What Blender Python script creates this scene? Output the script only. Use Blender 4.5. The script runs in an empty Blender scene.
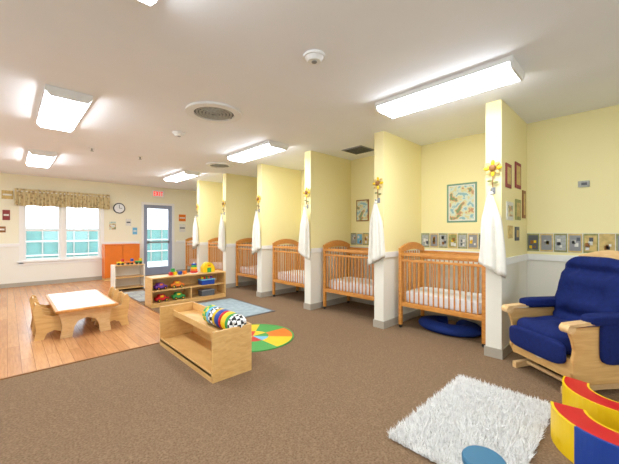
import bpy, bmesh, math, random
from mathutils import Vector, Matrix
random.seed(4)
S=bpy.context.scene
S.view_settings.view_transform='Standard'
S.view_settings.look='None'
S.view_settings.exposure=0.36
S.view_settings.gamma=1.06
pi=math.pi
# ------------------------------------------------ materials
def lin(c):
    r=[]
    for v in c:
        v=v/255.0
        r.append(v/12.92 if v<=0.04045 else ((v+0.055)/1.055)**2.4)
    return (r[0],r[1],r[2],1)
def base(name):
    m=bpy.data.materials.new(name); m.use_nodes=True
    nt=m.node_tree; b=nt.nodes['Principled BSDF']
    return m,nt,b
def mat(name,c,rough=0.6,noise=0.06,scale=8,bump=0.0,bscale=60,spec=0.4,metal=0.0):
    m,nt,b=base(name)
    col=lin(c)
    b.inputs['Roughness'].default_value=rough
    b.inputs['Metallic'].default_value=metal
    b.inputs['Specular IOR Level'].default_value=spec
    tc=nt.nodes.new('ShaderNodeTexCoord')
    n=nt.nodes.new('ShaderNodeTexNoise'); n.inputs['Scale'].default_value=scale; n.inputs['Detail'].default_value=3
    nt.links.new(tc.outputs['Object'],n.inputs['Vector'])
    r=nt.nodes.new('ShaderNodeValToRGB')
    r.color_ramp.elements[0].position=0.3; r.color_ramp.elements[1].position=0.7
    r.color_ramp.elements[0].color=tuple(v*(1-noise) for v in col[:3])+(1,)
    r.color_ramp.elements[1].color=tuple(min(1,v*(1+noise)) for v in col[:3])+(1,)
    nt.links.new(n.outputs['Fac'],r.inputs['Fac']); nt.links.new(r.outputs['Color'],b.inputs['Base Color'])
    if bump>0:
        n2=nt.nodes.new('ShaderNodeTexNoise'); n2.inputs['Scale'].default_value=bscale
        nt.links.new(tc.outputs['Object'],n2.inputs['Vector'])
        bp=nt.nodes.new('ShaderNodeBump'); bp.inputs['Strength'].default_value=bump; bp.inputs['Distance'].default_value=0.01
        nt.links.new(n2.outputs['Fac'],bp.inputs['Height']); nt.links.new(bp.outputs['Normal'],b.inputs['Normal'])
    return m
def wood(name,c1,c2,rough=0.35,stretch=(8,1,8)):
    m,nt,b=base(name); b.inputs['Roughness'].default_value=rough
    tc=nt.nodes.new('ShaderNodeTexCoord'); mp=nt.nodes.new('ShaderNodeMapping')
    mp.inputs['Scale'].default_value=stretch
    n=nt.nodes.new('ShaderNodeTexNoise'); n.inputs['Scale'].default_value=4; n.inputs['Detail'].default_value=5; n.inputs['Distortion'].default_value=0.8
    r=nt.nodes.new('ShaderNodeValToRGB'); r.color_ramp.elements[0].position=0.3; r.color_ramp.elements[1].position=0.7
    r.color_ramp.elements[0].color=lin(c1); r.color_ramp.elements[1].color=lin(c2)
    nt.links.new(tc.outputs['Object'],mp.inputs['Vector']); nt.links.new(mp.outputs['Vector'],n.inputs['Vector'])
    nt.links.new(n.outputs['Fac'],r.inputs['Fac']); nt.links.new(r.outputs['Color'],b.inputs['Base Color'])
    return m
def emis(name,c,s):
    m,nt,b=base(name)
    b.inputs['Base Color'].default_value=lin(c)
    b.inputs['Emission Color'].default_value=lin(c); b.inputs['Emission Strength'].default_value=s
    return m
def twotone(name,up,low,z=1.0):
    m,nt,b=base(name); b.inputs['Roughness'].default_value=0.65; b.inputs['Specular IOR Level'].default_value=0.25
    g=nt.nodes.new('ShaderNodeNewGeometry'); sp=nt.nodes.new('ShaderNodeSeparateXYZ')
    mt=nt.nodes.new('ShaderNodeMath'); mt.operation='GREATER_THAN'; mt.inputs[1].default_value=z
    mx=nt.nodes.new('ShaderNodeMix'); mx.data_type='RGBA'
    mx.inputs[6].default_value=lin(low); mx.inputs[7].default_value=lin(up)
    nt.links.new(g.outputs['Position'],sp.inputs['Vector']); nt.links.new(sp.outputs['Z'],mt.inputs[0])
    nt.links.new(mt.outputs[0],mx.inputs[0])
    n=nt.nodes.new('ShaderNodeTexNoise'); n.inputs['Scale'].default_value=120
    nt.links.new(g.outputs['Position'],n.inputs['Vector'])
    bp=nt.nodes.new('ShaderNodeBump'); bp.inputs['Strength'].default_value=0.05; bp.inputs['Distance'].default_value=0.005
    nt.links.new(n.outputs['Fac'],bp.inputs['Height']); nt.links.new(bp.outputs['Normal'],b.inputs['Normal'])
    nt.links.new(mx.outputs[2],b.inputs['Base Color'])
    return m
M_wall=twotone('wall_paint_yellow',(246,233,172),(234,229,212))
M_wallfar=twotone('wall_paint_cream',(242,235,206),(236,232,218))
M_ceil=mat('ceiling_paint',(244,245,247),0.9,0.01,3,0.05,200)
M_trim=mat('trim_white',(240,238,232),0.45,0.01)
M_base=mat('baseboard_grey',(172,162,144),0.5,0.03)
M_oak=wood('oak_honey',(188,114,42),(216,148,68),0.35,(3,3,10))
M_oakH=wood('oak_honey_rail',(190,116,44),(218,150,70),0.35,(8,2,8))
M_birch=wood('birch_ply',(208,156,88),(226,182,114),0.35,(3,1,10))
M_birchL=wood('birch_light',(218,172,112),(234,196,140),0.3,(3,3,10))
M_cream=mat('laminate_cream',(238,232,216),0.25,0.01)
M_white=mat('plastic_white',(238,238,236),0.4,0.01)
M_sheet=mat('white_sheet',(236,236,236),0.9,0.03,6,0.3,12)
M_towel=mat('white_towel',(234,229,214),0.95,0.04,20,0.5,120)
M_blue=mat('blue_canvas',(20,33,88),0.85,0.15,30,0.25,150,0.15)
M_navy=mat('navy_canvas',(22,42,104),0.85,0.1,30,0.2,150,0.2)
M_blk=mat('black_plastic',(25,25,28),0.4,0.05)
M_grey=mat('grey_metal',(140,140,140),0.4,0.05)
M_dgrey=mat('dark_grey',(84,86,90),0.5,0.05)
M_red=mat('red_vinyl',(196,28,28),0.4,0.03)
M_yel=mat('yellow_vinyl',(236,194,16),0.4,0.03)
M_bluv=mat('blue_vinyl',(26,62,148),0.4,0.03)
M_teal=mat('teal_plastic',(36,104,138),0.35,0.03)
M_grn=mat('green_vinyl',(56,152,66),0.45,0.03)
M_org=mat('orange_laminate',(226,114,26),0.4,0.04)
M_pur=mat('purple_plastic',(110,60,150),0.4,0.03)
M_lbl=mat('light_blue',(110,180,215),0.5,0.03)
M_tan=mat('tan_paper',(206,178,110),0.7,0.2,25)
M_olive=mat('olive_paper',(150,150,90),0.7,0.3,25)
M_paper=mat('paper_white',(225,222,210),0.7,0.1,40)
M_ltgrey=mat('paper_grey',(170,172,165),0.7,0.2,40)
M_brown=mat('brown_wood_flower',(140,90,40),0.6,0.1)
M_lens=emis('light_lens',(240,247,255),25)
M_exitred=emis('exit_red',(230,30,30),1.0)

# carpet
m,nt,b=base('carpet_brown'); M_carpet=m; b.inputs['Roughness'].default_value=0.95; b.inputs['Specular IOR Level'].default_value=0.1
tc=nt.nodes.new('ShaderNodeTexCoord')
v=nt.nodes.new('ShaderNodeTexVoronoi'); v.inputs['Scale'].default_value=80
n=nt.nodes.new('ShaderNodeTexNoise'); n.inputs['Scale'].default_value=80; n.inputs['Detail'].default_value=3
nt.links.new(tc.outputs['Object'],v.inputs['Vector']); nt.links.new(tc.outputs['Object'],n.inputs['Vector'])
ad=nt.nodes.new('ShaderNodeMath'); ad.operation='MULTIPLY_ADD'; ad.inputs[1].default_value=0.45
nt.links.new(v.outputs['Distance'],ad.inputs[0]); nt.links.new(n.outputs['Fac'],ad.inputs[2])
r=nt.nodes.new('ShaderNodeValToRGB'); r.color_ramp.elements[0].position=0.4; r.color_ramp.elements[1].position=1.0
r.color_ramp.elements[0].color=lin((102,79,57)); r.color_ramp.elements[1].color=lin((142,115,88))
nt.links.new(ad.outputs[0],r.inputs['Fac']); nt.links.new(r.outputs['Color'],b.inputs['Base Color'])
bp=nt.nodes.new('ShaderNodeBump'); bp.inputs['Strength'].default_value=0.5; bp.inputs['Distance'].default_value=0.007
nt.links.new(v.outputs['Distance'],bp.inputs['Height']); nt.links.new(bp.outputs['Normal'],b.inputs['Normal'])
# plank floor
m,nt,b=base('plank_floor'); M_plank=m; b.inputs['Roughness'].default_value=0.27
tc=nt.nodes.new('ShaderNodeTexCoord')
mp=nt.nodes.new('ShaderNodeMapping'); mp.inputs['Rotation'].default_value=(0,0,pi/2)
br=nt.nodes.new('ShaderNodeTexBrick'); br.inputs['Scale'].default_value=1.0
br.inputs['Brick Width'].default_value=1.1; br.inputs['Row Height'].default_value=0.1; br.inputs['Mortar Size'].default_value=0.002
br.inputs['Color1'].default_value=lin((202,146,94)); br.inputs['Color2'].default_value=lin((184,126,78)); br.inputs['Mortar'].default_value=lin((140,94,58))
n=nt.nodes.new('ShaderNodeTexNoise'); n.inputs['Scale'].default_value=5; n.inputs['Detail'].default_value=6
mp2=nt.nodes.new('ShaderNodeMapping'); mp2.inputs['Scale'].default_value=(12,1,1)
nt.links.new(tc.outputs['Object'],mp.inputs['Vector']); nt.links.new(mp.outputs['Vector'],br.inputs['Vector'])
nt.links.new(tc.outputs['Object'],mp2.inputs['Vector']); nt.links.new(mp2.outputs['Vector'],n.inputs['Vector'])
mx=nt.nodes.new('ShaderNodeMix'); mx.data_type='RGBA'; mx.blend_type='OVERLAY'; mx.inputs[0].default_value=0.5
nt.links.new(br.outputs['Color'],mx.inputs[6])
hs=nt.nodes.new('ShaderNodeRGBToBW'); nt.links.new(n.outputs['Color'],hs.inputs[0]); nt.links.new(hs.outputs[0],mx.inputs[7])
nt.links.new(mx.outputs[2],b.inputs['Base Color'])
def checker(name,a,c,s):
    m,nt,b=base(name); b.inputs['Roughness'].default_value=0.6
    tc=nt.nodes.new('ShaderNodeTexCoord'); ch=nt.nodes.new('ShaderNodeTexChecker'); ch.inputs['Scale'].default_value=s
    ch.inputs['Color1'].default_value=lin(a); ch.inputs['Color2'].default_value=lin(c)
    nt.links.new(tc.outputs['Object'],ch.inputs['Vector']); nt.links.new(ch.outputs['Color'],b.inputs['Base Color']); return m
M_chk=checker('checker_cloth',(20,20,20),(240,240,235),28)
M_chy=checker('checker_yellow',(240,205,50),(60,170,90),22)
m,nt,b=base('window_glass'); M_glass=m
for x in list(nt.nodes):
    if x.type!='OUTPUT_MATERIAL': nt.nodes.remove(x)
t=nt.nodes.new('ShaderNodeBsdfTransparent'); gl=nt.nodes.new('ShaderNodeBsdfGlossy'); gl.inputs['Roughness'].default_value=0.02
ms=nt.nodes.new('ShaderNodeMixShader'); ms.inputs[0].default_value=0.05
nt.links.new(t.outputs[0],ms.inputs[1]); nt.links.new(gl.outputs[0],ms.inputs[2]); nt.links.new(ms.outputs[0],nt.nodes['Material Output'].inputs['Surface'])

# ------------------------------------------------ builder
class B:
    def __init__(s,name,loc=(0,0,0),rz=0):
        s.name=name; s.loc=loc; s.rz=rz; s.bm=bmesh.new(); s.mats=[]
    def mi(s,m):
        if m not in s.mats: s.mats.append(m)
        return s.mats.index(m)
    def merge(s,t,m,M=None,smooth=False):
        if M is not None: bmesh.ops.transform(t,matrix=M,verts=t.verts)
        bmesh.ops.recalc_face_normals(t,faces=t.faces)
        i=s.mi(m)
        for f in t.faces:
            f.material_index=i; f.smooth=smooth
        me=bpy.data.meshes.new('t'); t.to_mesh(me); t.free(); s.bm.from_mesh(me); bpy.data.meshes.remove(me)
    def box(s,x0,x1,y0,y1,z0,z1,m,bev=0.0,M=None):
        t=bmesh.new(); bmesh.ops.create_cube(t,size=1)
        for v in t.verts:
            v.co=Vector(((x0+x1)/2+v.co.x*(x1-x0),(y0+y1)/2+v.co.y*(y1-y0),(z0+z1)/2+v.co.z*(z1-z0)))
        if bev>0: bmesh.ops.bevel(t,geom=t.edges[:],offset=bev,segments=2,affect='EDGES',profile=0.6)
        s.merge(t,m,M)
    def cyl(s,p0,p1,r,m,seg=16,r2=None,M=None):
        p0=Vector(p0);p1=Vector(p1);d=p1-p0
        t=bmesh.new(); bmesh.ops.create_cone(t,cap_ends=True,segments=seg,radius1=r,radius2=r if r2 is None else r2,depth=d.length)
        q=d.to_track_quat('Z','Y').to_matrix().to_4x4()
        bmesh.ops.transform(t,matrix=Matrix.Translation((p0+p1)/2)@q,verts=t.verts)
        i=s.mi(m); s.merge(t,m,M,smooth=False)
    def sph(s,c,r,m,sc=(1,1,1),M=None,seg=20):
        t=bmesh.new(); bmesh.ops.create_uvsphere(t,u_segments=seg,v_segments=seg//2+2,radius=r)
        for v in t.verts: v.co=Vector((v.co.x*sc[0]+c[0],v.co.y*sc[1]+c[1],v.co.z*sc[2]+c[2]))
        s.merge(t,m,M,True)
    def prism(s,pts,ax,a0,a1,m,bev=0.0,M=None):
        t=bmesh.new()
        def P(u,v,a):
            return {'x':(a,u,v),'y':(u,a,v),'z':(u,v,a)}[ax]
        A=[t.verts.new(P(u,v,a0)) for u,v in pts]; C=[t.verts.new(P(u,v,a1)) for u,v in pts]
        t.faces.new(A); t.faces.new(C[::-1]); n=len(pts)
        for i in range(n): t.faces.new((A[i],A[(i+1)%n],C[(i+1)%n],C[i]))
        bmesh.ops.recalc_face_normals(t,faces=t.faces)
        if bev>0:
            bmesh.ops.bevel(t,geom=[e for e in t.edges if len(e.link_faces)==2 and e.calc_face_angle(0)>0.6],offset=bev,segments=2,affect='EDGES')
        s.merge(t,m,M)
    def strip(s,top,bot,ax,a0,a1,m,M=None):
        t=bmesh.new()
        def P(u,v,a): return {'x':(a,u,v),'y':(u,a,v),'z':(u,v,a)}[ax]
        R=[]
        for (u,v),(p,q) in zip(top,bot):
            R.append([t.verts.new(P(u,v,a0)),t.verts.new(P(u,v,a1)),t.verts.new(P(p,q,a1)),t.verts.new(P(p,q,a0))])
        for i in range(len(R)-1):
            for k in range(4): t.faces.new((R[i][k],R[i][(k+1)%4],R[i+1][(k+1)%4],R[i+1][k]))
        t.faces.new(R[0]); t.faces.new(R[-1][::-1]); s.merge(t,m,M)
    def pillow(s,c,size,m,M=None,e=0.35,dim=None,ns=36,nr=24):
        t=bmesh.new()
        def pw(v,e): return math.copysign(abs(v)**e,v)
        rows=[]
        for i in range(1,nr):
            ph=-pi/2+pi*i/nr; row=[]
            for j in range(ns):
                th=2*pi*j/ns
                x=pw(math.cos(ph),e)*pw(math.cos(th),e); y=pw(math.cos(ph),e)*pw(math.sin(th),e); z=pw(math.sin(ph),e)
                row.append(t.verts.new((x*size[0]/2,y*size[1]/2,z*size[2]/2)))
            rows.append(row)
        b_=t.verts.new((0,0,-size[2]/2)); u_=t.verts.new((0,0,size[2]/2))
        for j in range(ns):
            t.faces.new((b_,rows[0][(j+1)%ns],rows[0][j])); t.faces.new((u_,rows[-1][j],rows[-1][(j+1)%ns]))
            for i in range(len(rows)-1): t.faces.new((rows[i][j],rows[i][(j+1)%ns],rows[i+1][(j+1)%ns],rows[i+1][j]))
        if dim:
            for v in t.verts: v.co=dim(v.co)
        for v in t.verts: v.co+=Vector(c)
        s.merge(t,m,M,True)
    def ring(s,c,r0,r1,z0,z1,a0,a1,m,n=24,M=None,cap=True):
        full=abs(a1-a0)>=2*pi-1e-4
        t=bmesh.new(); R=[]
        k=n if full else n+1
        for i in range(k):
            a=a0+(a1-a0)*i/n; ca,sa=math.cos(a),math.sin(a)
            R.append([t.verts.new((c[0]+r*ca,c[1]+r*sa,z)) for r,z in((r0,z0),(r1,z0),(r1,z1),(r0,z1))])
        for i in range(k if full else k-1):
            for q in range(4): t.faces.new((R[i][q],R[i][(q+1)%4],R[(i+1)%k][(q+1)%4],R[(i+1)%k][q]))
        if not full: t.faces.new(R[0]); t.faces.new(R[-1][::-1])
        s.merge(t,m,M)
    def torus(s,c,R,r,m,flat=1.0,a0=0,a1=2*pi,n=36,k=14,M=None,sx=1,sy=1):
        full=abs(a1-a0)>=2*pi-1e-4; t=bmesh.new(); rows=[]
        kk=n if full else n+1
        for i in range(kk):
            a=a0+(a1-a0)*i/n; rows.append([t.verts.new((c[0]+sx*(R+r*math.cos(2*pi*j/k))*math.cos(a),c[1]+sy*(R+r*math.cos(2*pi*j/k))*math.sin(a),c[2]+r*flat*math.sin(2*pi*j/k))) for j in range(k)])
        for i in range(kk if full else kk-1):
            for j in range(k): t.faces.new((rows[i][j],rows[i][(j+1)%k],rows[(i+1)%kk][(j+1)%k],rows[(i+1)%kk][j]))
        if not full: t.faces.new(rows[0]); t.faces.new(rows[-1][::-1])
        s.merge(t,m,M,True)
    def done(s):
        me=bpy.data.meshes.new(s.name); s.bm.to_mesh(me); s.bm.free()
        for m in s.mats: me.materials.append(m)
        o=bpy.data.objects.new(s.name,me); o.location=s.loc; o.rotation_euler=(0,0,s.rz)
        S.collection.objects.link(o); return o

H=2.7; XF=3.7; XB=4.78; YF=10.3; XL=-2.6; YR=-2.4
PL=[1.13,2.55,3.98,5.41,6.84,8.26]; T=0.15
# ------------------------------------------------ shell
o=B('floor'); o.box(XL-.15,XB+.15,YR-.15,YF+.15,-0.12,0,M_carpet); o.done()
o=B('floor_wood'); o.box(XL,1.75,3.95,YF,0.0,0.004,M_plank); o.box(1.75,2.6,8.35,YF,0.0,0.004,M_plank)
o.done()
o=B('trim_1'); o.box(XL,1.77,3.93,3.955,0.0,0.008,M_brown); o.box(1.75,1.77,3.95,8.35,0,0.008,M_brown); o.done()
o=B('ceiling'); o.box(XL-.15,XB+.15,YR-.15,YF+.15,H,H+.12,M_ceil); o.done()
o=B('wall_right'); o.box(XB,XB+.15,YR,YF,0,H,M_wall); o.done()
fill_LW=[(-1.6,.6),(1.4,3.6),(4.6,6.8),(7.6,9.6)]  # unseen left openings, added to let cool sky light fill the room
o=B('wall_left')
ys=[YR]+sum([[a,c] for a,c in fill_LW],[])+[YF]
for a,c in zip(ys[0::2],ys[1::2]): o.box(XL-.15,XL,a,c,0,H,M_wallfar)
for a,c in fill_LW: o.box(XL-.15,XL,a,c,0,.62,M_wallfar); o.box(XL-.15,XL,a,c,2.3,H,M_wallfar)
o.done()
for k,(a,c) in enumerate(fill_LW):
    o=B('window_%d'%(k+3)); x0,x1=XL-.1,XL-.04; f=.045  # frame around an added, out-of-view light opening
    o.box(x0,x1,a,a+f,.62,2.3,M_white); o.box(x0,x1,c-f,c,.62,2.3,M_white); o.box(x0,x1,(a+c)/2-f/2,(a+c)/2+f/2,.665,2.255,M_white)
    o.box(x0,x1,a+f,c-f,.62,.665,M_white); o.box(x0,x1,a+f,c-f,2.255,2.3,M_white); o.done()
fill_RW=[(-1.6,.6),(1.4,3.6)]  # rear openings behind the camera, invented for extra sky fill
o=B('wall_rear')
xs=[XL-.15]+sum([[a,c] for a,c in fill_RW],[])+[XB+.15]
for a,c in zip(xs[0::2],xs[1::2]): o.box(a,c,YR-.15,YR,0,H,M_wallfar)
for a,c in fill_RW: o.box(a,c,YR-.15,YR,0,.62,M_wallfar); o.box(a,c,YR-.15,YR,2.3,H,M_wallfar)
o.done()
for k,(a,c) in enumerate(fill_RW):
    o=B('window_%d'%(k+7)); y0,y1=YR-.1,YR-.04; f=.045  # frame of an invented rear opening, never in view
    o.box(a,a+f,y0,y1,.62,2.3,M_white); o.box(c-f,c,y0,y1,.62,2.3,M_white); o.box((a+c)/2-f/2,(a+c)/2+f/2,y0,y1,.665,2.255,M_white)
    o.box(a+f,c-f,y0,y1,.62,.665,M_white); o.box(a+f,c-f,y0,y1,2.255,2.3,M_white); o.done()
o=B('wall_far')
W=[(0.28,1.0,.62,2.12),(1.07,1.86,.62,2.12)]; D=(2.9,3.86,0.0,2.22)
o.box(XL-.15,.28,YF,YF+.15,0,H,M_wallfar)
o.box(.28,1.86,YF,YF+.15,0,.62,M_wallfar); o.box(.28,1.86,YF,YF+.15,2.12,H,M_wallfar); o.box(1.0,1.07,YF,YF+.15,.62,2.12,M_wallfar)
o.box(1.86,D[0],YF,YF+.15,0,H,M_wallfar); o.box(D[0],D[1],YF,YF+.15,D[3],H,M_wallfar); o.box(D[1],XB+.15,YF,YF+.15,0,H,M_wallfar)
o.done()
for i,yl in enumerate(PL):
    o=B('wall_partition_%d'%(i+1)); o.box(XF,XB,yl-T,yl,0,H,M_wall,0.0); o.done()
o=B('baseboard_right')
edges=[YR]+sum([[y-T,y] for y in PL],[])+[YF]
for a,bb in zip(edges[0::2],edges[1::2]): o.box(XB-.015,XB,a,bb,0,.1,M_base)
o.done()
o=B('baseboard_partitions')
for y in PL:
    o.box(XF-.015,XF,y-T-.012,y+.012,0,.1,M_base); o.box(XF,XB-.015,y,y+.012,0,.1,M_base); o.box(XF,XB-.015,y-T-.012,y-T,0,.1,M_base)
o.done()
o=B('baseboard_far')
for a,bb in((XL,D[0]-.06),(D[1]+.06,XB-.015)): o.box(a,bb,YF-.015,YF,0,.1,M_base)
o.done()
def rail(o,x0,x1,y0,y1): 
    o.box(x0,x1,y0,y1,.97,1.045,M_trim,0.004)
o=B('trim_chair_rail')
for a,bb in zip(edges[0::2],edges[1::2]): rail(o,XB-.025,XB,a,bb)
for y in PL:
    rail(o,XF,XB-.025,y,y+.02); rail(o,XF,XB-.025,y-T-.02,y-T)
for a,bb in((XL,.2),(1.94,D[0]-.07),(D[1]+.07,XB-.025)): rail(o,a,bb,YF-.025,YF)
o.done()
for k,(a,bb,z0,z1) in enumerate(W):
    o=B('window_%d'%(k+1))
    y0,y1=YF+.03,YF+.09
    f=.045
    o.box(a,a+f,y0,y1,z0,z1,M_white); o.box(bb-f,bb,y0,y1,z0,z1,M_white); o.box(a+f,bb-f,y0,y1,z0,z0+f,M_white); o.box(a+f,bb-f,y0,y1,z1-f,z1,M_white)
    o.box(a+f,bb-f,y0,y1,1.34,1.39,M_white)
    o.box((a+bb)/2-.01,(a+bb)/2+.01,y0+.01,y1-.01,1.39,z1-f,M_white)
    o.box(a+f,bb-f,y0+.02,y0+.026,z0+f,z1-f,M_glass)
    o.done()
o=B('trim_2')
o.box(.2,.28,YF-.02,YF,.55,2.2,M_trim); o.box(1.86,1.94,YF-.02,YF,.55,2.2,M_trim); o.box(.28,1.86,YF-.02,YF,2.12,2.2,M_trim)
o.box(.16,1.98,YF-.06,YF,.585,.62,M_trim,.005); o.box(.2,1.94,YF-.02,YF,.52,.585,M_trim); o.box(1.0,1.07,YF-.02,YF,.62,2.12,M_trim)
o.done()
m,nt,b=base('valance_cloth'); M_val=m; b.inputs['Roughness'].default_value=.9
tc=nt.nodes.new('ShaderNodeTexCoord'); vo=nt.nodes.new('ShaderNodeTexVoronoi'); vo.inputs['Scale'].default_value=14
rr=nt.nodes.new('ShaderNodeValToRGB'); rr.color_ramp.elements[0].color=lin((130,100,60)); rr.color_ramp.elements[1].color=lin((212,194,146)); rr.color_ramp.elements[1].position=.5
nt.links.new(tc.outputs['Object'],vo.inputs['Vector']); nt.links.new(vo.outputs['Distance'],rr.inputs['Fac']); nt.links.new(rr.outputs['Color'],b.inputs['Base Color'])
o=B('window_valance'); t=bmesh.new(); n=180; zs=[2.36,2.32,2.28,2.15,2.04,1.97]
am=[.012,.006,.02,.028,.034,.04]; rows=[]
for z,a_ in zip(zs,am):
    rows.append([t.verts.new((.12+1.94*i/n,YF-.09-a_*math.sin(i*.85+.6*math.sin(i*.13))-(0 if z>2.2 else .012),z+(-.02*abs(math.sin(i*.1)) if z<1.98 else 0))) for i in range(n+1)])
for q in range(len(rows)-1):
    for i in range(n): t.faces.new((rows[q][i],rows[q][i+1],rows[q+1][i+1],rows[q+1][i]))
o.merge(t,M_val,None,True); o.cyl((.1,YF-.075,2.30),(2.08,YF-.075,2.30),.012,M_white)
o.box(.13,.16,YF-.08,YF,2.28,2.32,M_white); o.box(2.02,2.05,YF-.08,YF,2.28,2.32,M_white); o.done()
# door
o=B('door_1')
a,bb,z0,z1=D
y0,y1=YF+.02,YF+.08
o.box(a,a+.06,YF-.02,YF+.12,0,z1,M_trim); o.box(bb-.06,bb,YF-.02,YF+.12,0,z1,M_trim); o.box(a+.06,bb-.06,YF-.02,YF+.12,z1-.07,z1,M_trim)
M_door=mat('door_grey_metal',(150,158,178),.4,.02)
o.box(a+.06,a+.17,y0,y1,.01,z1-.07,M_door); o.box(bb-.17,bb-.06,y0,y1,.01,z1-.07,M_door); o.box(a+.17,bb-.17,y0,y1,.01,.24,M_door); o.box(a+.17,bb-.17,y0,y1,2.04,z1-.07,M_door)
o.box(a+.17,bb-.17,y0+.02,y0+.026,.24,2.04,M_glass)
o.box(a+.17,bb-.17,y0-.04,y0-.01,.98,1.03,M_grey,.005); o.box(a+.15,a+.20,y0-.04,y0,.96,1.05,M_grey); o.box(bb-.20,bb-.15,y0-.04,y0,.96,1.05,M_grey)
o.done()
# ------------------------------------------------ outside
o=B('ground_outside'); o.box(-40,50,-40,60,-.4,-.2,mat('patio_concrete',(205,204,198),.9,.05)); o.done()
M_fence=mat('green_fence_mesh',(104,154,150),.7,.12,3)
o=B('green_fence')
o.box(-12,10.2,YF+6,YF+6.03,-.1,1.45,M_fence)
for i in range(45): o.cyl((-12+.5*i,YF+5.96,-.2),(-12+.5*i,YF+5.96,1.55),.025,M_ltgrey,8)
for z in(.4,.95,1.5): o.cyl((-12,YF+5.96,z),(10.2,YF+5.96,z),.03,M_white,10)
o.done()
# ------------------------------------------------ lights
def fixture(x,y):
    o=B('ceiling_light',(x,y,H))
    L=.635;w=.185
    o.prism([(-w,-.001),(w,-.001),(w,-.045),(-w,-.045)],'y',-L,L,M_white)
    o.prism([(-w+.006,-.045),(w-.006,-.045),(w-.04,-.085),(-w+.04,-.085)],'y',-L+.02,L-.02,M_lens)
    for s_ in(-1,1):
        o.prism([(-w,-.045),(w,-.045),(w-.035,-.09),(-w+.035,-.09)],'y',s_*L-(.02 if s_>0 else 0),s_*L+(.02 if s_<0 else 0),M_white)
    o.done()
for x in(.44,3.02):
    for y in(1.31,4.46,7.62): fixture(x,y)
w=bpy.data.worlds.new('World'); S.world=w; w.use_nodes=True
bg=w.node_tree.nodes['Background']; bg.inputs[0].default_value=(.82,.91,1,1); bg.inputs[1].default_value=3.0
def vent(x,y,r):
    o=B('ceiling_air_diffuser',(x,y,H))
    o.ring((0,0),r*.72,r,-.025,-.001,0,2*pi,M_white,40)
    for k in range(5): o.ring((0,0),r*(.1+.12*k),r*(.17+.12*k),-.03+.003*k,-.008,0,2*pi,M_ltgrey,36)
    o.cyl((0,0,-.006),(0,0,-.001),r*.74,M_dgrey,36)
    o.box(-r*.72,r*.72,-.008,.008,-.02,-.006,M_grey); o.done()
vent(1.72,3.38,.31); vent(3.15,5.95,.27)
def det(x,y,r):
    o=B('smoke_detector',(x,y,H)); o.cyl((0,0,-.02),(0,0,-.001),r,M_white,28); o.cyl((0,0,-.05),(0,0,-.02),r*.6,M_white,28,r*.85)
    o.cyl((0,0,-.056),(0,0,-.05),r*.25,M_grey,16); o.done()
det(1.73,1.75,.085); det(1.72,4.41,.085)
for (x,y) in((1.75,6.3),(1.0,6.2)):
    o=B('fire_sprinkler',(x,y,H)); o.cyl((0,0,-.01),(0,0,-.001),.05,M_white,20); o.cyl((0,0,-.05),(0,0,-.01),.012,M_grey,10); o.cyl((0,0,-.055),(0,0,-.05),.025,M_ltgrey,16); o.done()
o=B('ceiling_vent_grille',(4.25,3.25,H)); o.box(-.2,.2,-.2,.2,-.012,-.001,M_grey)
for k in range(8): o.box(-.17,.17,-.17+.045*k,-.155+.045*k,-.022,-.012,M_dgrey)
o.done()
# ------------------------------------------------ cribs
def crib(yc,y_len=1.06):
    L=y_len/2; Wd=.32
    o=B('crib',(3.93+Wd,yc,0))
    p=.022; zt=1.04
    for sy in(-1,1):
        for sx in(-1,1):
            o.box(sx*Wd-p,sx*Wd+p,sy*L-p,sy*L+p,.045,1.10,M_oak,.005)
            o.cyl((sx*Wd-.012,sy*L,.024),(sx*Wd+.012,sy*L,.024),.024,M_blk,14)
            o.cyl((sx*Wd,sy*L,.03),(sx*Wd,sy*L,.06),.01,M_grey,8)
        n=14; top=[];bot=[]
        for i in range(n+1):
            u=-1+2*i/n; x=u*(Wd-.0); top.append((x,1.10+.075*max(0,math.cos(u*pi/2))**.8)); bot.append((x,1.03+.045*math.cos(u*pi/2)))
        o.strip(top,bot,'y',sy*L-.018,sy*L+.018,M_oakH)
        o.box(-Wd+p,Wd-p,sy*L-.015,sy*L+.015,.30,.37,M_oakH,.003)
        for k in range(8):
            x=-Wd+.075+k*(2*Wd-.15)/7; o.cyl((x,sy*L,.36),(x,sy*L,1.05),.009,M_oak,8)
    for sx in(-1,1):
        X=sx*Wd
        o.box(X-.016,X+.016,-L+p,L-p,zt-.045,zt,M_oakH,.006)
        o.box(X-.013,X+.013,-L+p,L-p,zt-.125,zt-.095,M_oakH,.004)
        o.box(X-.014,X+.014,-L+p,L-p,.30,.36,M_oakH,.004)
        for k in range(15):
            y=-L+.07+k*(2*L-.14)/14; o.cyl((X,y,.35),(X,y,zt-.1),.010,M_oak,8)
    o.box(-Wd+p,Wd-p,-L+p,L-p,.33,.35,M_oakH)
    o.pillow((0,0,.43),(2*Wd-.06,2*L-.07,.16),M_sheet,None,.18)
    o.done()
for yc in(1.745,3.19,4.62,6.05,7.48,8.98): crib(yc)
o=B('nursing_pillow',(4.26,1.745,0.0)); o.torus((0,0,.07),.2,.1,M_navy,.7,pi*.12,pi*1.88,30,14,None,.95,1.38)
o.done()
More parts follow.
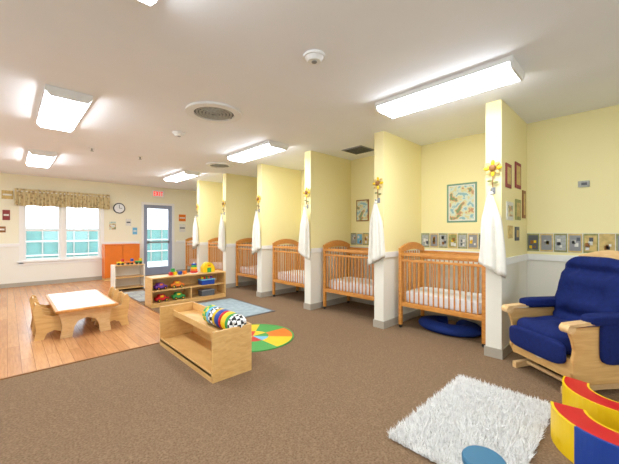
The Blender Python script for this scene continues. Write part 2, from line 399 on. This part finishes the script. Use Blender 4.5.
# ------------------------------------------------ towels, flowers
def towel(yc,sd,z1=1.72,z0=.93):
    o=B('hanging_towel',(XF,yc,0)); t=bmesh.new(); rnd=random.Random(sd); n=72; rows=[]
    ph=[rnd.random()*6 for _ in range(4)]
    K=22
    for i in range(K+1):
        u=i/K; z=z1-(z1-z0)*u
        wy=.014+.062*min(1,u*3)**.8+.05*u; wx=.012+.022*min(1,u*3)+.018*u
        row=[]
        for j in range(n):
            a=2*pi*j/n; g=min(1,u*2)
            f=1+.30*g*math.sin(6*a+ph[0]+.8*u)+.16*math.sin(11*a+ph[1])*g
            hem=0
            if u>.75: hem=-(u-.75)/.25*(.07*math.sin(a)*(1 if sd%2 else -1)+.012*math.sin(6*a+ph[2]))
            row.append(t.verts.new((-.075+wx*f*math.cos(a),wy*(1+.12*g*math.sin(6*a+ph[0]))*math.sin(a)+.012*math.sin(3*u+ph[2]),z-hem)))
        rows.append(row)
    for i in range(K):
        for j in range(n): t.faces.new((rows[i][j],rows[i][(j+1)%n],rows[i+1][(j+1)%n],rows[i+1][j]))
    t.faces.new(rows[0]); t.faces.new(rows[-1])
    o.merge(t,M_towel,None,True)
    o.sph((-.075,0,z1),.022,M_towel); 
    o.box(-.008,0,-.02,.02,z1+.0,z1+.07,M_grey); o.cyl((-.008,0,z1+.04),(-.08,0,z1+.02),.006,M_grey,8); o.cyl((-.08,0,z1+.02),(-.085,0,z1+.05),.006,M_grey,8)
    o.done()
def flower(yc,z=1.99):
    o=B('wooden_flower_decoration',(XF-.025,yc,z))
    for k in range(8):
        a=k*pi/4; Mx=Matrix.Rotation(a,4,'X')
        o.sph((0,0,.058),.026,M_tan if k%2 else M_yel,(.35,.75,1.2),Mx,14)
    o.sph((-.012,0,0),.034,M_brown,(.5,1,1),None,16); o.box(-.006,.006,-.005,.005,-.20,-.03,M_brown,.002)
    o.sph((0,.026,-.13),.024,M_olive,(.3,1.2,.6),None,10); o.sph((0,-.026,-.15),.024,M_olive,(.3,1.2,.6),None,10)
    o.box(.006,.024,-.02,.02,-.02,.02,M_brown); o.done()
for i,y in enumerate(PL):
    towel(y-T/2,i+3); flower(y-T/2)
# ------------------------------------------------ picture border
o=B('picture_border'); rnd=random.Random(8)
pal=[M_olive,M_ltgrey,M_tan,M_lbl,M_dgrey,M_ltgrey,M_olive,M_grey,M_tan]
def cards(a,bb,o):
    o.box(XB-.006,XB,a,bb,1.075,1.305,M_paper)
    n=max(1,round((bb-a)/.135)); st=(bb-a)/n
    for k in range(n):
        y=a+k*st
        o.box(XB-.009,XB-.006,y+.004,y+st-.004,1.08,1.30,M_tan if k%2 else M_olive)
        m1=rnd.choice(pal); o.box(XB-.011,XB-.009,y+.016,y+st-.016,1.10,1.28,m1)
        for q in range(4):
            cy=y+.035+rnd.random()*.06; cz=1.13+rnd.random()*.11; e_=.010+.01*rnd.random()
            o.box(XB-.014,XB-.011,cy-e_,cy+e_,cz-e_*1.3,cz+e_*1.3,rnd.choice([M_brown,M_yel,M_paper,M_dgrey,M_paper]))
for a,bb in zip(edges[0::2],edges[1::2]): cards(a,bb,o)
o.done()
m,nt,b=base('map_print'); M_map=m
tc=nt.nodes.new('ShaderNodeTexCoord'); nn=nt.nodes.new('ShaderNodeTexNoise'); nn.inputs['Scale'].default_value=11; nn.inputs['Detail'].default_value=5
rr=nt.nodes.new('ShaderNodeValToRGB'); rr.color_ramp.interpolation='CONSTANT'
e=rr.color_ramp.elements; e[0].color=lin((140,180,185)); e[1].color=lin((215,205,150)); e[1].position=.48
x=e.new(.56); x.color=lin((195,140,100)); x=e.new(.62); x.color=lin((120,150,100)); x=e.new(.40); x.color=lin((205,215,195))
nt.links.new(tc.outputs['Object'],nn.inputs['Vector']); nt.links.new(nn.outputs['Fac'],rr.inputs['Fac']); nt.links.new(rr.outputs['Color'],b.inputs['Base Color'])
o=B('map_poster',(XB,1.78,1.745)); o.box(-.006,0,-.21,.21,-.285,.285,mat('poster_teal',(110,150,125),.6)); o.box(-.008,-.006,-.185,.185,-.26,.26,M_paper); o.box(-.01,-.008,-.17,.17,-.245,.245,M_map); o.done()
o=B('framed_poster',(XB,3.55,1.72)); o.box(-.015,0,-.14,.14,-.2,.2,M_brown); o.box(-.018,-.015,-.12,.12,-.18,.18,M_map); o.done()
o=B('wall_pictures',(0,PL[0]-T,0))
M_redd=mat('dark_red',(140,50,50),.6)
for (xx,z,w_,h_,mm) in[(3.93,1.93,.2,.26,M_redd),(4.32,1.98,.24,.3,M_redd),(3.98,1.55,.24,.2,M_paper),(4.32,1.58,.22,.24,M_olive),(4.6,1.66,.14,.34,M_brown),(4.0,1.32,.16,.14,M_tan),(4.28,1.3,.16,.16,M_dgrey)]:
    o.box(xx-w_/2,xx+w_/2,-.012,0,z-h_/2,z+h_/2,mm,.002); o.box(xx-w_/2+.04,xx+w_/2-.04,-.015,-.012,z-h_/2+.04,z+h_/2-.04,M_tan if mm is not M_paper else M_map)
o.done()
o=B('wall_thermostat',(XB,.43,1.87)); o.box(-.03,0,-.05,.05,-.035,.035,M_ltgrey,.006); o.box(-.033,-.03,-.03,.02,-.015,.015,M_dgrey); o.done()
o=B('wall_clock',(2.31,YF,2.0)); o.cyl((0,-.03,0),(0,0,0),.15,M_blk,32); o.cyl((0,-.034,0),(0,-.03,0),.125,M_white,32)
o.box(-.006,.006,-.038,-.034,0,.1,M_blk); o.box(0,.07,-.038,-.034,-.006,.006,M_blk); o.done()
o=B('exit_sign',(3.37,YF,2.50)); o.box(-.17,.17,-.05,0,-.1,.1,M_white,.006)
def L_(x,pts):
    for (x0,x1,z0,z1) in pts: o.box(x+x0,x+x1,-.054,-.05,z0,z1,M_exitred)
E=[(0,.018,-.065,.065),(0,.055,.047,.065),(0,.05,-.009,.009),(0,.055,-.065,-.047)]
L_(-.14,E)
for s_ in(-1,1): o.box(-.01,.01,-.054,-.05,-.07,.07,M_exitred,0,Matrix.Translation((-.04,0,0))@Matrix.Rotation(s_*.4,4,'Y'))
L_(.02,[(0,.02,-.065,.065)]); L_(.06,[(0,.07,.047,.065),(.025,.045,-.065,.065)]); o.done()
o=B('wall_notices',(0,YF,0))
for (xx,z,w_,h_,mm) in[(-.25,1.72,.12,.26,M_redd),(-.02,1.72,.13,.24,M_redd),(.0,2.2,.2,.2,M_tan),(-.35,2.25,.25,.25,M_paper),(4.12,1.78,.22,.22,M_org),(4.12,1.45,.2,.26,M_paper),(2.55,1.6,.14,.2,M_paper),(2.15,1.5,.16,.22,M_map),(2.72,1.35,.12,.2,M_lbl),(-.12,1.38,.18,.14,M_brown)]:
    o.box(xx-w_/2,xx+w_/2,-.01,0,z-h_/2,z+h_/2,mm); o.box(xx-w_/2+.02,xx+w_/2-.02,-.013,-.01,z-.02,z+.02,M_paper if mm is not M_paper else M_dgrey)
o.done()
o=B('orange_play_cabinet',(2.32,YF-.2,.004))
o.box(-.43,.43,-.15,.17,.0,.06,M_birch); o.box(-.43,-.40,-.17,.17,.06,.95,M_org,.003); o.box(.40,.43,-.17,.17,.06,.95,M_org,.003); o.box(-.43,.43,-.18,.17,.95,.98,M_org,.004)
o.box(-.4,-.005,-.17,-.15,.07,.94,M_org,.003); o.box(.005,.4,-.17,-.15,.07,.94,M_org,.003); o.box(-.4,.4,.15,.17,.06,.95,M_org)
for s_ in(-1,1): o.cyl((s_*.05,-.19,.5),(s_*.05,-.17,.5),.015,M_birch,12)
o.done()
# ------------------------------------------------ shelves
o=B('low_toy_shelf',(1.487,3.22,0)); X=.2;Y=.65;h=.445
for s_ in(-1,1):
    o.box(-X,X,s_*Y-.012,s_*Y+.012,.0,h,M_birch,.004)
o.box(-X+.0,X-.012,-Y+.012,Y-.012,.05,.07,M_birch); o.box(-X,-X+.018,-Y+.012,Y-.012,.0,.085,M_birch,.003)
o.box(-.04,X-.012,-Y+.012,Y-.012,.33,.35,M_birch)
o.box(-.055,-.04,-Y+.012,Y-.012,.32,.385,M_birch,.003)
o.box(X-.012,X,-Y+.012,Y-.012,.0,h,M_birch,.003)
o.done()
o=B('toy_storage_shelf',(2.5,5.98,0)); X=.7;Yd=.17;h=.52
for s_ in(-1,1): o.box(s_*X-.012,s_*X+.012,-Yd,Yd,0,h,M_birch,.004)
o.box(-X+.012,X-.012,-Yd,Yd-.01,.05,.07,M_birch); o.box(-X+.012,X-.012,-Yd,-Yd+.015,0,.05,M_birch); o.box(-X+.012,X-.012,-Yd,Yd,h-.02,h,M_birch,.003)
o.box(-X+.012,X-.012,-Yd+.02,Yd-.01,.27,.288,M_birch)
o.box(-X+.012,X-.012,Yd-.01,Yd,.07,h-.02,M_birch)
o.box(-.01,.01,-Yd+.01,Yd-.01,.07,.27,M_birch)
o.done()
o=B('low_toy_cabinet',(2.0,8.1,0)); X=.3;Yd=.17;h=.58
for s_ in(-1,1): o.box(s_*X-.012,s_*X+.012,-Yd,Yd,0,h,M_cream,.004)
for z in(.05,.29,h-.02): o.box(-X+.012,X-.012,-Yd,Yd-.01,z,z+.02,M_birch)
o.box(-X+.012,X-.012,Yd-.01,Yd,0,h,M_cream); o.done()
# toys
def car(x,y,z,m1,m2,s_=1,rz=0):
    o=B('toy_car',(x,y,z),rz); k=s_
    o.prism([(-.11*k,.03*k),(.11*k,.03*k),(.115*k,.07*k),(.06*k,.08*k),(.03*k,.13*k),(-.05*k,.13*k),(-.08*k,.085*k),(-.115*k,.08*k)],'y',-.05*k,.05*k,m1,.004*k)
    o.box(-.04*k,.02*k,-.052*k,.052*k,.085*k,.118*k,m2)
    for sx in(-1,1):
        for sy in(-1,1): o.cyl((sx*.065*k,sy*.045*k,.03*k),(sx*.065*k,sy*.065*k,.03*k),.03*k,M_blk,16); o.cyl((sx*.065*k,sy*.064*k,.03*k),(sx*.065*k,sy*.068*k,.03*k),.012*k,m2,10)
    o.done()
car(1.98,5.93,.288,M_pur,M_org,.95,.2); car(2.28,5.92,.288,M_org,M_yel,1,-.2); car(2.0,5.93,.07,M_red,M_yel,1,.1); car(2.3,5.93,.07,M_grn,M_yel,1,0)
o=B('toy_bin',(2.85,5.93,.288)); o.box(-.13,.13,-.09,.09,0,.09,M_bluv,.006); o.box(-.14,.14,-.1,.1,.09,.105,M_lbl,.003)
for k in range(5): o.sph((-.09+.045*k,.0,.125),.03,[M_yel,M_red,M_grn,M_org,M_pur][k],(1,1,1),None,12)
o.done()
o=B('toy_bin',(2.85,5.93,.07)); o.box(-.13,.13,-.09,.09,0,.1,M_dgrey,.006); o.box(-.14,.14,-.1,.1,.1,.112,M_grey,.003); o.done()
o=B('stacking_ring_toy',(2.62,5.98,.52)); 
for k in range(5): o.torus((0,0,.03+.035*k),.055-.006*k,.02,[M_red,M_org,M_yel,M_grn,M_bluv][k],1,0,2*pi,20,10)
o.cyl((0,0,0),(0,0,.22),.012,M_white,10); o.cyl((0,0,0),(0,0,.01),.08,M_white,20); o.done()
o=B('toy_blocks',(2.3,5.98,.52))
for (x,y,z,m_) in[(-.12,0,0,M_red),(-.04,.02,0,M_yel),(.05,0,0,M_bluv),(-.08,.01,.06,M_grn),(.14,.01,0,M_org)]: o.box(x-.03,x+.03,y-.03,y+.03,z,z+.06,m_,.005)
o.done()
o=B('toy_barn',(2.9,5.98,.52)); o.prism([(-.12,0),(.12,0),(.12,.1),(.07,.17),(0,.2),(-.07,.17),(-.12,.1)],'y',-.07,.07,M_yel,.003); o.box(-.04,.04,-.075,-.07,0,.09,M_grn); o.box(-.03,.03,-.075,-.07,.12,.15,M_org); o.done()
o=B('toy_trucks',(2.0,8.05,.58)); 
for (x,m1,m2) in[(-.17,M_yel,M_red),(.02,M_org,M_bluv),(.2,M_grn,M_yel)]:
    o.box(x-.07,x+.07,-.04,.04,.03,.07,m1,.006); o.box(x+.02,x+.07,-.04,.04,.07,.13,m2,.006)
    for sx in(-1,1): o.cyl((x+sx*.04,-.05,.025),(x+sx*.04,.05,.025),.025,M_blk,12)
o.done()
o=B('soft_caterpillar_toy',(1.57,2.9,.352)); r=.095
cs=[(M_chk,-.27),(M_yel,-.14),(M_bluv,-.01),(M_chk,.12),(M_chy,.25)]
for k,(mm,y) in enumerate(cs):
    o.sph((0,y,r+.0),r,mm,(1,.78,1),None,22)
    if k<4:
        o.torus((0,0,0),r*.78,.018,[M_grn,M_red,M_yel,M_lbl][k],1,0,2*pi,24,8,Matrix.Translation((0,y+.065,r))@Matrix.Rotation(pi/2,4,'X'))
o.sph((-.06,-.32,r+.04),.018,M_white); o.sph((.04,-.335,r+.04),.018,M_white); o.done()
# ------------------------------------------------ table & chairs
Z=.004
o=B('toddler_table',(.74,5.48,Z)); X=.33;Y=.7;h=.375
o.box(-X,X,-Y,Y,h-.035,h-.006,M_oakH,.008); o.box(-X+.03,X-.03,-Y+.03,Y-.03,h-.006,h,M_cream,.002)
for s_ in(-1,1):
    y=s_*(Y-.16)
    o.prism([(-.27,0),(-.15,0),(-.13,.12),(-.09,.19),(0,.22),(.09,.19),(.13,.12),(.15,0),(.27,0),(.25,.15),(.29,h-.03),(-.29,h-.03),(-.25,.15)],'y',y-.02,y+.02,M_birchL,0)
o.box(-.02,.02,-Y+.18,Y-.18,.24,h-.03,M_birchL)
o.done()
def kchair(x,y,rz):
    o=B('toddler_chair',(x,y,Z),rz)
    for s_ in(-1,1):
        pts=[(-.17,0),(-.10,0),(-.07,.07),(0,.1),(.07,.07),(.10,0),(.19,0),(.17,.12),(.185,.25),(.20,.38),(.17,.44),(.13,.42),(.10,.30),(.02,.27),(-.08,.28),(-.15,.25),(-.15,.12)]
        o.prism(pts,'x',s_*.15-.011,s_*.15+.011,M_birch,0)
    o.box(-.139,.139,-.13,.12,.165,.18,M_birch,.003); 
    o.prism([(.125,.18),(.14,.18),(.175,.42),(.16,.42)],'x',-.139,.139,M_birch)
    o.done()
kchair(.42,5.18,pi/2); kchair(.42,5.72,pi/2)
kchair(1.06,5.18,-pi/2); kchair(1.06,5.72,-pi/2)
# ------------------------------------------------ rugs
o=B('round_rug',(2.23,3.36,0)); cols=[M_grn,M_yel,M_org,M_red,M_lbl,M_grn,M_yel,M_org]
for k in range(8): o.ring((0,0),.2,.50,0,.008,k*pi/4,(k+1)*pi/4,cols[k],8)
for k in range(8): o.ring((0,0),.001,.2,0,.0085,k*pi/4,(k+1)*pi/4,[M_yel,M_red,M_lbl,M_grn][k%4],4)
o.ring((0,0),.50,.52,0,.01,0,2*pi,M_grn,48); o.done()
o=B('area_rug',(2.7,4.9,0)); M_rug=mat('grey_blue_rug',(150,166,172),.95,.15,12); o.box(-.52,.52,-.72,.72,0,.008,M_dgrey); o.box(-.48,.48,-.68,.68,.008,.010,M_rug)
o.done()
o=B('play_mat',(2.0,7.1,0)); 
for i in range(2):
    for j in range(6): o.box(-.2+.2*i,-.005+.2*i,-.6+.2*j,-.405+.2*j,0,.01,M_ltgrey if (i+j)%2 else M_grey)
o.done()
M_shag=mat('shag_white',(246,243,238),.95,.10,22,0.3,60,0.1)
M_shagb=mat('shag_backing',(196,190,180),.95,.10,22)
o=B('shag_rug',(2.355,.77,0)); rnd=random.Random(2)
o.box(-.59,.59,-.33,.33,0,.010,M_shagb,.004)
t=bmesh.new()
for _ in range(30000):
    x=rnd.uniform(-.6,.6); y=rnd.uniform(-.34,.34); a=rnd.uniform(0,2*pi)+1.2*math.sin(x*23)*math.cos(y*19); l=rnd.uniform(.008,.035); w_=rnd.uniform(.002,.005); hh=rnd.uniform(.02,.052)
    dx,dy=math.cos(a),math.sin(a)
    t.faces.new([t.verts.new((x-dy*w_,y+dx*w_,.006)),t.verts.new((x+dy*w_,y-dx*w_,.006)),t.verts.new((x+dx*l,y+dy*l,hh))])
i_=o.mi(M_shag); me=bpy.data.meshes.new('t'); 
for f in t.faces: f.material_index=i_
t.to_mesh(me); t.free(); o.bm.from_mesh(me); bpy.data.meshes.remove(me)
o.done()
# ------------------------------------------------ foam pieces
o=B('foam_play_bolster',(3.08,.07,0)); 
o.ring((0,0),.19,.32,.0,.2,pi*.45,pi*1.55,M_red,30); o.ring((0,0),.32,.332,.0,.2,pi*.45,pi*1.55,M_yel,30); o.ring((0,0),.178,.19,.0,.2,pi*.45,pi*1.55,M_yel,30); o.done()
o=B('foam_play_bolster',(2.62,.04,0))
o.ring((0,0),.20,.345,.0,.215,pi*.55,pi*1.5,M_red,30)
o.ring((0,0),.345,.36,.0,.215,pi*.55,pi*.80,M_yel,10); o.ring((0,0),.345,.36,.0,.215,pi*.80,pi*1.15,M_bluv,12); o.ring((0,0),.345,.36,.0,.215,pi*1.15,pi*1.5,M_yel,12)
o.ring((0,0),.185,.20,.0,.215,pi*.55,pi*1.5,M_yel,30); o.done()
o=B('small_round_stool',(1.474,.457,0)); 
o.cyl((0,0,.325),(0,0,.345),.086,M_teal,40); o.cyl((0,0,.345),(0,0,.352),.086,M_teal,40,.08)
for k in range(3):
    a=k*2*pi/3+.5; o.cyl((.11*math.cos(a),.11*math.sin(a),0),(.06*math.cos(a),.06*math.sin(a),.33),.013,M_birch,12)
o.ring((0,0),.07,.09,.12,.135,0,2*pi,M_birch,30); o.done()
# ------------------------------------------------ glider chair
o=B('glider_rocking_chair',(3.72,.40,0),math.radians(233))
hw=.32
for s_ in(-1,1):
    n=16; top=[];bot=[]
    for i in range(n+1):
        u=i/n; y=-.38+.76*u; lift=.03*math.sin(u*pi)
        top.append((y,.055+.025*math.sin(u*pi))); bot.append((y,.0+lift))
    o.strip(top,bot,'x',s_*(hw-.06)-.022,s_*(hw-.06)+.022,M_birchL)
    o.box(s_*(hw-.06)-.02,s_*(hw-.06)+.02,-.12,.14,.06,.17,M_birchL,.004)
    pts=[(-.33,.12),(-.37,.20),(-.37,.28),(-.35,.38),(-.37,.46),(-.40,.53),(-.36,.56),(.30,.56),(.33,.51),(.33,.30),(.30,.14),(.2,.10),(-.2,.10)]
    o.prism(pts,'x',s_*hw-.015,s_*hw+.015,M_birch,.003)
    top=[];bot=[]
    for i in range(13):
        u=i/12; y=-.42+.76*u; z=.57+.02*math.sin(u*pi); top.append((y,z+.022)); bot.append((y,z-.002))
    o.strip(top,bot,'x',s_*hw-.04,s_*hw+.04,M_birchL)
    o.cyl((s_*hw-.04,-.405,.555),(s_*hw+.04,-.405,.555),.035,M_birchL,24)
    o.pillow((s_*hw,.04,.62),(.13,.58,.085),M_blue,None,.45)
    o.pillow((s_*(hw+.03),.09,.44),(.045,.46,.36),M_blue,None,.35)
o.box(-hw+.015,hw-.015,-.36,-.335,.14,.30,M_birch,.004)
o.sph((0,-.362,.22),.05,M_cream,(1,.08,.5))
o.box(-hw+.015,hw-.015,.28,.31,.14,.3,M_birch); o.box(-hw+.015,hw-.015,-.34,.3,.28,.30,M_birch)
o.cyl((-hw+.06,-.25,.05),(hw-.06,-.25,.05),.018,M_birchL,12); o.cyl((-hw+.06,.25,.05),(hw-.06,.25,.05),.018,M_birchL,12)
def dimS(co):
    if co.z>0:
        for (a,c) in((-.13,-.1),(.13,-.1),(-.13,.15),(.13,.15)):
            d2=(co.x-a)**2+(co.y-c)**2; co.z-=.04*math.exp(-d2/.004)
        co.z+=.012*math.sin(co.x*17+co.y*9)*math.sin(co.y*13)
    return co
o.pillow((0,-.07,.40),(.60,.68,.22),M_blue,None,.48,dimS,56,36)
o.pillow((0,-.395,.33),(.58,.07,.2),M_blue,None,.45)
Mb=Matrix.Translation((0,.15,.38))@Matrix.Rotation(math.radians(-13),4,'X')
for s_ in(-1,1): o.box(s_*.29-.02,s_*.29+.02,.07,.10,-.08,.72,M_birch,.004,Mb)
top=[];bot=[]
for i in range(17):
    u=-1+i/8; top.append((u*.31,.735+.07*math.cos(u*pi/2))); bot.append((u*.31,.62))
o.strip(top,bot,'y',.065,.10,M_birchL,Mb)
for k in range(5): o.box(-.2+.1*k-.012,-.2+.1*k+.012,.075,.095,-.06,.64,M_birch,0,Mb)
def dimB(co):
    if co.y<0:
        for c in(-.2,.02,.22):
            for a in(-.15,.0,.15):
                d2=(co.x-a)**2+(co.z-c)**2; co.y+=.045*math.exp(-d2/.003)
            co.y+=.03*math.exp(-(co.z-c)**2/.0012)
        co.y+=.01*math.sin(co.x*21+co.z*7)
    co.x*=1+.03*math.cos(co.z*28)
    return co
o.pillow((0,-.04,.35),(.64,.24,.73),M_blue,Mb,.55,dimB,72,54)
o.done()

cam=bpy.data.cameras.new('Camera'); co=bpy.data.objects.new('Camera',cam); S.collection.objects.link(co)
co.location=(0,0,1.32); cam.sensor_width=36; cam.lens=315/619*36; cam.clip_start=.05
co.rotation_euler=(pi/2,0,-math.radians(43.8))
S.camera=co
